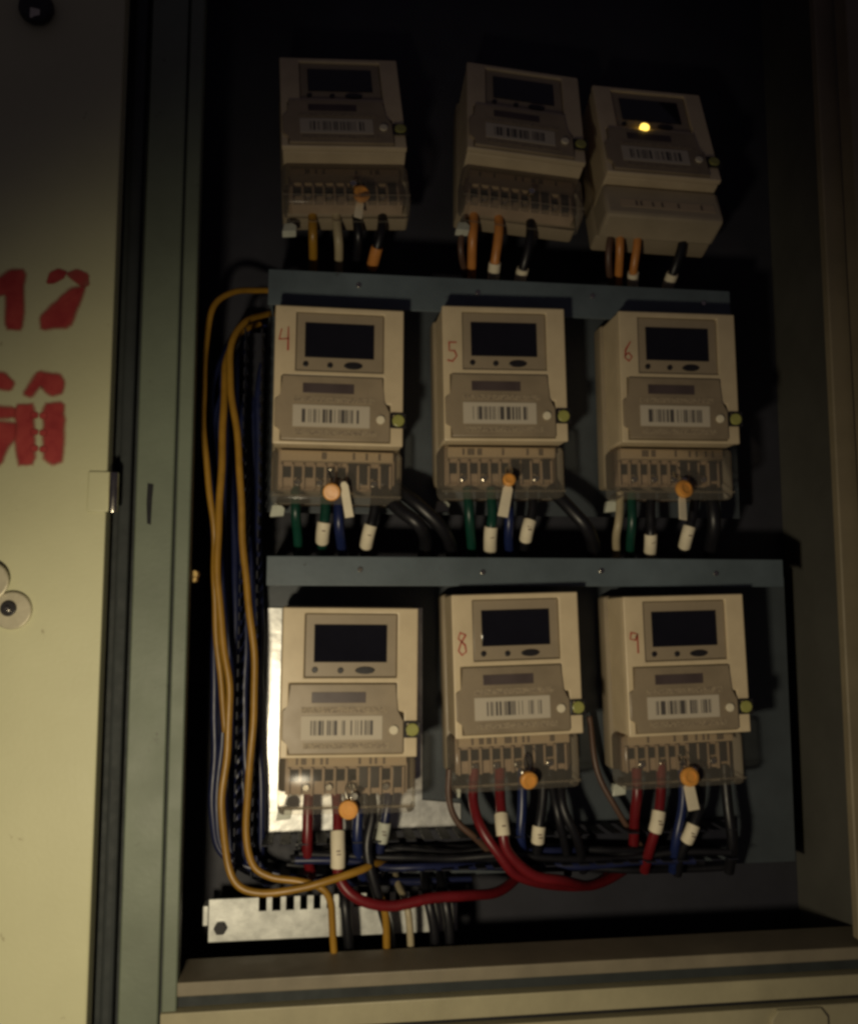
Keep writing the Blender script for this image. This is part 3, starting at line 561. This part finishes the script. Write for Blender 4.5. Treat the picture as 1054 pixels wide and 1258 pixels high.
# left harness
for path, m_, l_ in [
    ([(-0.0098, 0.0508, 1.2841), (0.0336, 0.0464, 1.2793), (0.0824, 0.0411, 1.2786), (0.1196, 0.0562, 1.2739), (0.1591, 0.0503, 1.2757), (0.2004, 0.0458, 1.2761), (0.2442, 0.0456, 1.2730), (0.2873, 0.0412, 1.2713), (0.3388, 0.0457, 1.2686), (0.3804, 0.0446, 1.2670)], 'rubber_black', 'black wire lying in the slotted duct under the bottom row'),
    ([(-0.0083, 0.0416, 1.2837), (0.0320, 0.0435, 1.2766), (0.0843, 0.0418, 1.2800), (0.1331, 0.0437, 1.2727), (0.1730, 0.0449, 1.2765), (0.2134, 0.0499, 1.2688), (0.2532, 0.0494, 1.2715), (0.3018, 0.0420, 1.2678), (0.3440, 0.0491, 1.2684), (0.3848, 0.0431, 1.2681)], 'rubber_black', 'black wire lying in the slotted duct under the bottom row'),
    ([(-0.0033, 0.0359, 1.2822), (0.0510, 0.0516, 1.2710), (0.0945, 0.0507, 1.2692), (0.1336, 0.0492, 1.2697), (0.1817, 0.0405, 1.2720), (0.2235, 0.0369, 1.2736), (0.2762, 0.0488, 1.2683), (0.3126, 0.0469, 1.2629), (0.3730, 0.0502, 1.2599)], 'wire_navy', 'navy blue wire lying in the slotted duct under the bottom row'),
    ([(-0.0071, 0.0311, 1.2811), (0.0399, 0.0329, 1.2765), (0.0935, 0.0318, 1.2743), (0.1330, 0.0340, 1.2705), (0.1839, 0.0300, 1.2735), (0.2306, 0.0300, 1.2685), (0.2871, 0.0392, 1.2632), (0.3417, 0.0364, 1.2688), (0.3963, 0.0307, 1.2681)], 'rubber_black', 'black wire lying in the slotted duct under the bottom row'),
    ([(-0.0142, 0.0511, 1.2715), (0.0186, 0.0407, 1.2761), (0.0553, 0.0542, 1.2711), (0.1078, 0.0467, 1.2711), (0.1488, 0.0443, 1.2687), (0.1983, 0.0444, 1.2649), (0.2368, 0.0406, 1.2665), (0.2867, 0.0447, 1.2607), (0.3246, 0.0446, 1.2634), (0.3758, 0.0447, 1.2570)], 'rubber_black', 'black wire lying in the slotted duct under the bottom row'),
    ([(-0.0140, 0.0489, 1.2704), (0.0347, 0.0521, 1.2674), (0.0785, 0.0495, 1.2678), (0.1281, 0.0477, 1.2678), (0.1740, 0.0559, 1.2580), (0.2175, 0.0536, 1.2569), (0.2561, 0.0429, 1.2617), (0.3157, 0.0551, 1.2547), (0.3709, 0.0527, 1.2534)], 'rubber_black', 'black wire lying in the slotted duct under the bottom row'),
    ([(-0.0103, 0.0308, 1.2753), (0.0388, 0.0300, 1.2735), (0.0739, 0.0313, 1.2660), (0.1075, 0.0304, 1.2653), (0.1622, 0.0419, 1.2613), (0.2188, 0.0413, 1.2601), (0.2533, 0.0367, 1.2588), (0.3071, 0.0405, 1.2606), (0.3629, 0.0337, 1.2608)], 'wire_navy', 'navy blue wire lying in the slotted duct under the bottom row'),
    ([(-0.0181, 0.0499, 1.2668), (0.0286, 0.0522, 1.2603), (0.0704, 0.0515, 1.2616), (0.1142, 0.0539, 1.2616), (0.1720, 0.0578, 1.2560), (0.2111, 0.0580, 1.2524), (0.2616, 0.0536, 1.2531), (0.3112, 0.0483, 1.2499), (0.3550, 0.0605, 1.2460), (0.4039, 0.0574, 1.2474)], 'rubber_black', 'black wire lying in the slotted duct under the bottom row')]:
    wire(l_, path, 0.0036, m_, 'wires lying in the duct under the bottom row')
GY = 'yellow wires of the harness'
wire('yellow wire arching highest over the harness beside the cabinet post', [(-0.0337, 0.0800, 1.8132), (-0.0528, 0.0650, 1.8086), (-0.0760, 0.0450, 1.7987), (-0.0937, 0.0300, 1.7768), (-0.0995, 0.0250, 1.7385), (-0.0995, 0.0250, 1.6812), (-0.0944, 0.0250, 1.6211), (-0.0886, 0.0300, 1.5696), (-0.0869, 0.0400, 1.5182), (-0.0830, 0.0450, 1.4590), (-0.0755, 0.0450, 1.3860)], 0.0030, 'wire_yellow', GY)
wire('yellow wire nearest the upright duct with a low arch', [(-0.0333, 0.0800, 1.7914), (-0.0484, 0.0650, 1.7841), (-0.0659, 0.0400, 1.7680), (-0.0760, 0.0250, 1.7394), (-0.0748, 0.0200, 1.7036), (-0.0682, 0.0150, 1.6574), (-0.0622, 0.0150, 1.5760), (-0.0559, 0.0150, 1.5178), (-0.0498, 0.0150, 1.4603), (-0.0482, 0.0150, 1.4177), (-0.0493, 0.0150, 1.3687), (-0.0534, 0.0200, 1.3124), (-0.0485, 0.0200, 1.2779), (-0.0328, 0.0180, 1.2656), (-0.0068, 0.0150, 1.2620), (0.0107, 0.0120, 1.2581), (0.0200, 0.0120, 1.2483), (0.0231, 0.0150, 1.2288), (0.0245, 0.0200, 1.1796)], 0.0032, 'wire_yellow', GY)
wire('yellow wire in the middle of the harness curving along the cabinet floor', [(-0.0550, 0.0850, 1.7804), (-0.0733, 0.0600, 1.7619), (-0.0809, 0.0400, 1.7319), (-0.0809, 0.0300, 1.7059), (-0.0805, 0.0200, 1.6656), (-0.0825, 0.0150, 1.5904), (-0.0818, 0.0150, 1.5321), (-0.0760, 0.0150, 1.4676), (-0.0701, 0.0150, 1.4250), (-0.0697, 0.0150, 1.3761), (-0.0735, 0.0150, 1.3278), (-0.0697, 0.0150, 1.2868), (-0.0600, 0.0120, 1.2629), (-0.0391, 0.0100, 1.2553), (-0.0046, 0.0080, 1.2579), (0.0197, 0.0080, 1.2631), (0.0459, 0.0120, 1.2698), (0.0596, 0.0240, 1.2722), (0.0715, 0.0450, 1.2682), (0.0806, 0.0550, 1.2666)], 0.0034, 'wire_yellow', GY)
wire('yellow wire hanging below the bracket beside the middle of the floor', [(0.0546, 0.0850, 1.2564), (0.0601, 0.0500, 1.2471), (0.0652, 0.0200, 1.2405), (0.0697, 0.0200, 1.2183), (0.0722, 0.0300, 1.1733)], 0.0034, 'wire_yellow', GY)
wire('olive wire hanging below the bracket, next to a yellow one', [(0.0811, 0.0850, 1.2555), (0.0848, 0.0500, 1.2447), (0.0889, 0.0250, 1.2331), (0.0918, 0.0250, 1.2086), (0.0930, 0.0350, 1.1702)], 0.0032, 'wire_cream', GY)
for path in [
    [(-0.0854, 0.0850, 1.7541), (-0.0980, 0.0602, 1.6986), (-0.0929, 0.0602, 1.6108), (-0.0872, 0.0502, 1.4885), (-0.0850, 0.0502, 1.3855), (-0.0850, 0.0502, 1.3135), (-0.0712, 0.0502, 1.2747), (-0.0166, 0.0482, 1.2577), (0.0290, 0.0502, 1.2496), (0.1079, 0.0602, 1.2451)],
    [(-0.0811, 0.0850, 1.7282), (-0.0932, 0.0602, 1.6737), (-0.0879, 0.0602, 1.6109), (-0.0846, 0.0502, 1.4885), (-0.0783, 0.0502, 1.3853), (-0.0808, 0.0502, 1.3134), (-0.0686, 0.0502, 1.2731), (-0.0184, 0.0482, 1.2575), (0.0362, 0.0502, 1.2494), (0.1117, 0.0602, 1.2450)],
    [(-0.0778, 0.0850, 1.7430), (-0.0894, 0.0665, 1.6893), (-0.0897, 0.0665, 1.6117), (-0.0801, 0.0565, 1.4884), (-0.0757, 0.0565, 1.3844), (-0.0772, 0.0565, 1.3119), (-0.0665, 0.0565, 1.2698), (-0.0238, 0.0545, 1.2557), (0.0364, 0.0565, 1.2475), (0.1164, 0.0665, 1.2430)],
    [(-0.0741, 0.0850, 1.7445), (-0.0844, 0.0654, 1.6904), (-0.0821, 0.0654, 1.6117), (-0.0756, 0.0554, 1.4884), (-0.0733, 0.0554, 1.3845), (-0.0707, 0.0554, 1.3119), (-0.0638, 0.0554, 1.2685), (-0.0201, 0.0534, 1.2557), (0.0372, 0.0554, 1.2478), (0.1201, 0.0654, 1.2431)],
    [(-0.0711, 0.0850, 1.7807), (-0.0871, 0.0743, 1.7276), (-0.0823, 0.0743, 1.6129), (-0.0726, 0.0643, 1.4883), (-0.0704, 0.0643, 1.3833), (-0.0691, 0.0643, 1.3099), (-0.0618, 0.0643, 1.2645), (-0.0216, 0.0623, 1.2529), (0.0325, 0.0643, 1.2454), (0.1253, 0.0743, 1.2403)],
    [(-0.0671, 0.0850, 1.7661), (-0.0793, 0.0635, 1.7107), (-0.0755, 0.0635, 1.6116), (-0.0685, 0.0535, 1.4884), (-0.0646, 0.0535, 1.3846), (-0.0630, 0.0535, 1.3121), (-0.0584, 0.0535, 1.2659), (-0.0165, 0.0515, 1.2556), (0.0378, 0.0535, 1.2483), (0.1276, 0.0635, 1.2434)],
    [(-0.0635, 0.0850, 1.7772), (-0.0748, 0.0698, 1.7231), (-0.0701, 0.0698, 1.6125), (-0.0655, 0.0598, 1.4883), (-0.0623, 0.0598, 1.3837), (-0.0613, 0.0598, 1.3107), (-0.0561, 0.0598, 1.2626), (-0.0223, 0.0578, 1.2538), (0.0362, 0.0598, 1.2466), (0.1324, 0.0698, 1.2414)],
    [(-0.0596, 0.0850, 1.7702), (-0.0757, 0.0676, 1.7156), (-0.0670, 0.0676, 1.6122), (-0.0613, 0.0576, 1.4884), (-0.0615, 0.0576, 1.3840), (-0.0572, 0.0576, 1.3110), (-0.0533, 0.0576, 1.2616), (-0.0205, 0.0556, 1.2542), (0.0280, 0.0576, 1.2475), (0.1359, 0.0676, 1.2419)],
    [(-0.0553, 0.0850, 1.7422), (-0.0660, 0.0615, 1.6873), (-0.0679, 0.0615, 1.6114), (-0.0596, 0.0515, 1.4884), (-0.0579, 0.0515, 1.3848), (-0.0539, 0.0515, 1.3123), (-0.0503, 0.0515, 1.2617), (-0.0210, 0.0495, 1.2558), (0.0364, 0.0515, 1.2490), (0.1389, 0.0615, 1.2436)],
    [(-0.0519, 0.0850, 1.7577), (-0.0630, 0.0766, 1.7057), (-0.0638, 0.0766, 1.6135), (-0.0604, 0.0666, 1.4882), (-0.0521, 0.0666, 1.3826), (-0.0554, 0.0666, 1.3090), (-0.0485, 0.0666, 1.2558), (-0.0226, 0.0646, 1.2512), (0.0313, 0.0666, 1.2448), (0.1452, 0.0766, 1.2389)],
    [(-0.0485, 0.0850, 1.7782), (-0.0651, 0.0684, 1.7234), (-0.0562, 0.0684, 1.6125), (-0.0549, 0.0584, 1.4883), (-0.0460, 0.0584, 1.3836), (-0.0464, 0.0584, 1.3105), (-0.0454, 0.0584, 1.2565), (-0.0208, 0.0564, 1.2533), (0.0317, 0.0584, 1.2471), (0.1478, 0.0684, 1.2412)],
    [(-0.0442, 0.0850, 1.7499), (-0.0573, 0.0664, 1.6957), (-0.0544, 0.0664, 1.6123), (-0.0494, 0.0564, 1.4884), (-0.0425, 0.0564, 1.3838), (-0.0451, 0.0564, 1.3109), (-0.0427, 0.0564, 1.2555), (-0.0203, 0.0544, 1.2537), (0.0347, 0.0564, 1.2476), (0.1513, 0.0664, 1.2416)],
    [(-0.0408, 0.0850, 1.7701), (-0.0513, 0.0602, 1.7136), (-0.0506, 0.0602, 1.6116), (-0.0460, 0.0502, 1.4884), (-0.0442, 0.0502, 1.3847), (-0.0419, 0.0502, 1.3122), (-0.0397, 0.0502, 1.2557), (-0.0188, 0.0482, 1.2552), (0.0262, 0.0502, 1.2497), (0.1541, 0.0602, 1.2434)]]:
    wire('navy blue wire of the dark bundle between cabinet post and upright duct', path, 0.0034, 'wire_navy', 'navy wires of the harness')
wire('black wire hanging beside the yellow wire below the bracket', [(0.0291, 0.0850, 1.2573), (0.0311, 0.0500, 1.2496), (0.0349, 0.0300, 1.2372), (0.0373, 0.0300, 1.2094), (0.0396, 0.0400, 1.1676)], 0.0046, 'rubber_black', 'black wires below the bracket')
wire('black wire hanging below the end of the bracket', [(0.1110, 0.0850, 1.2544), (0.1089, 0.0500, 1.2466), (0.1100, 0.0300, 1.2341), (0.1144, 0.0300, 1.2059), (0.1173, 0.0400, 1.1636)], 0.0046, 'rubber_black', 'black wires below the bracket')
wire('last black wire hanging below the long red wire', [(0.1268, 0.0850, 1.2538), (0.1240, 0.0500, 1.2460), (0.1248, 0.0300, 1.2335), (0.1277, 0.0300, 1.2053), (0.1306, 0.0400, 1.1629)], 0.0046, 'rubber_black', 'black wires below the bracket')

# ------------------------------------------------------------------ orange seals on the terminal covers
def seal(label, p, r, tagrot=None, tagdx=0.0, tagw=0.0040, tagl=0.030, hang=0.012):
    t = thing('meter_seal', label, 'seal', p, (R(random.uniform(-14, 14)), R(random.uniform(-6, 6)), R(random.uniform(-18, 18))), group='orange seals on the terminal covers')
    link('seal_body', disc(r, -0.006, 0.0, 'seal_orange', 14, 0.0014), t)
    link('seal_rim', disc(r*0.72, -0.0068, -0.0055, 'seal_orange', 14, hole=r*0.55), t)
    link('seal_wire', tube(smooth_path([(0.001, 0.001, r*0.6), (0.003, 0.004, r+0.006), (0.0, 0.008, r+hang), (-0.003, 0.004, r+0.006), (-0.001, 0.001, r*0.6)]), 0.0007, 'steel', 6), t)
    if tagrot is not None:
        pts = [(-tagw, -tagl), (tagw, -tagl), (tagw*0.95, -0.004), (tagw*0.45, 0.0), (-tagw*0.45, 0.0), (-tagw*0.95, -0.004)]
        link('seal_tag', prism(pts, -0.0012, 0.0, 'paper', 0.0003), t, (tagdx, 0.002, 0.008 if tagdx else -r*0.5), (0, R(tagrot), 0))
    return t
S4 = seal('orange seal with a cream tag on meter four', (0.0180, 0.0080, 1.6030), 0.0082, tagrot=-4, tagdx=0.0110, tagl=0.033)
S5 = seal('small orange seal with a hanging tag on meter five', (0.1812, 0.0080, 1.6156), 0.0062, tagrot=8, tagw=0.0048, tagl=0.032)
S6 = seal('orange seal with a short tag on meter six', (0.3498, 0.0080, 1.6101), 0.0088, tagrot=8, tagw=0.0042, tagl=0.025)
S7 = seal('orange seal on the plate-mounted meter', (0.0356, -0.0020, 1.3263), 0.0086)
S8 = seal('orange seal without a tag on meter eight', (0.1958, 0.0080, 1.3452), 0.0080)
S9 = seal('orange seal with a cream tag on meter nine', (0.3470, 0.0080, 1.3430), 0.0088, tagrot=0, tagw=0.0056, tagl=0.025)
S1 = seal('dim orange seal in the top row', (0.0415, 0.0080, 1.8843), 0.0080, tagrot=14, tagw=0.0040, tagl=0.018)
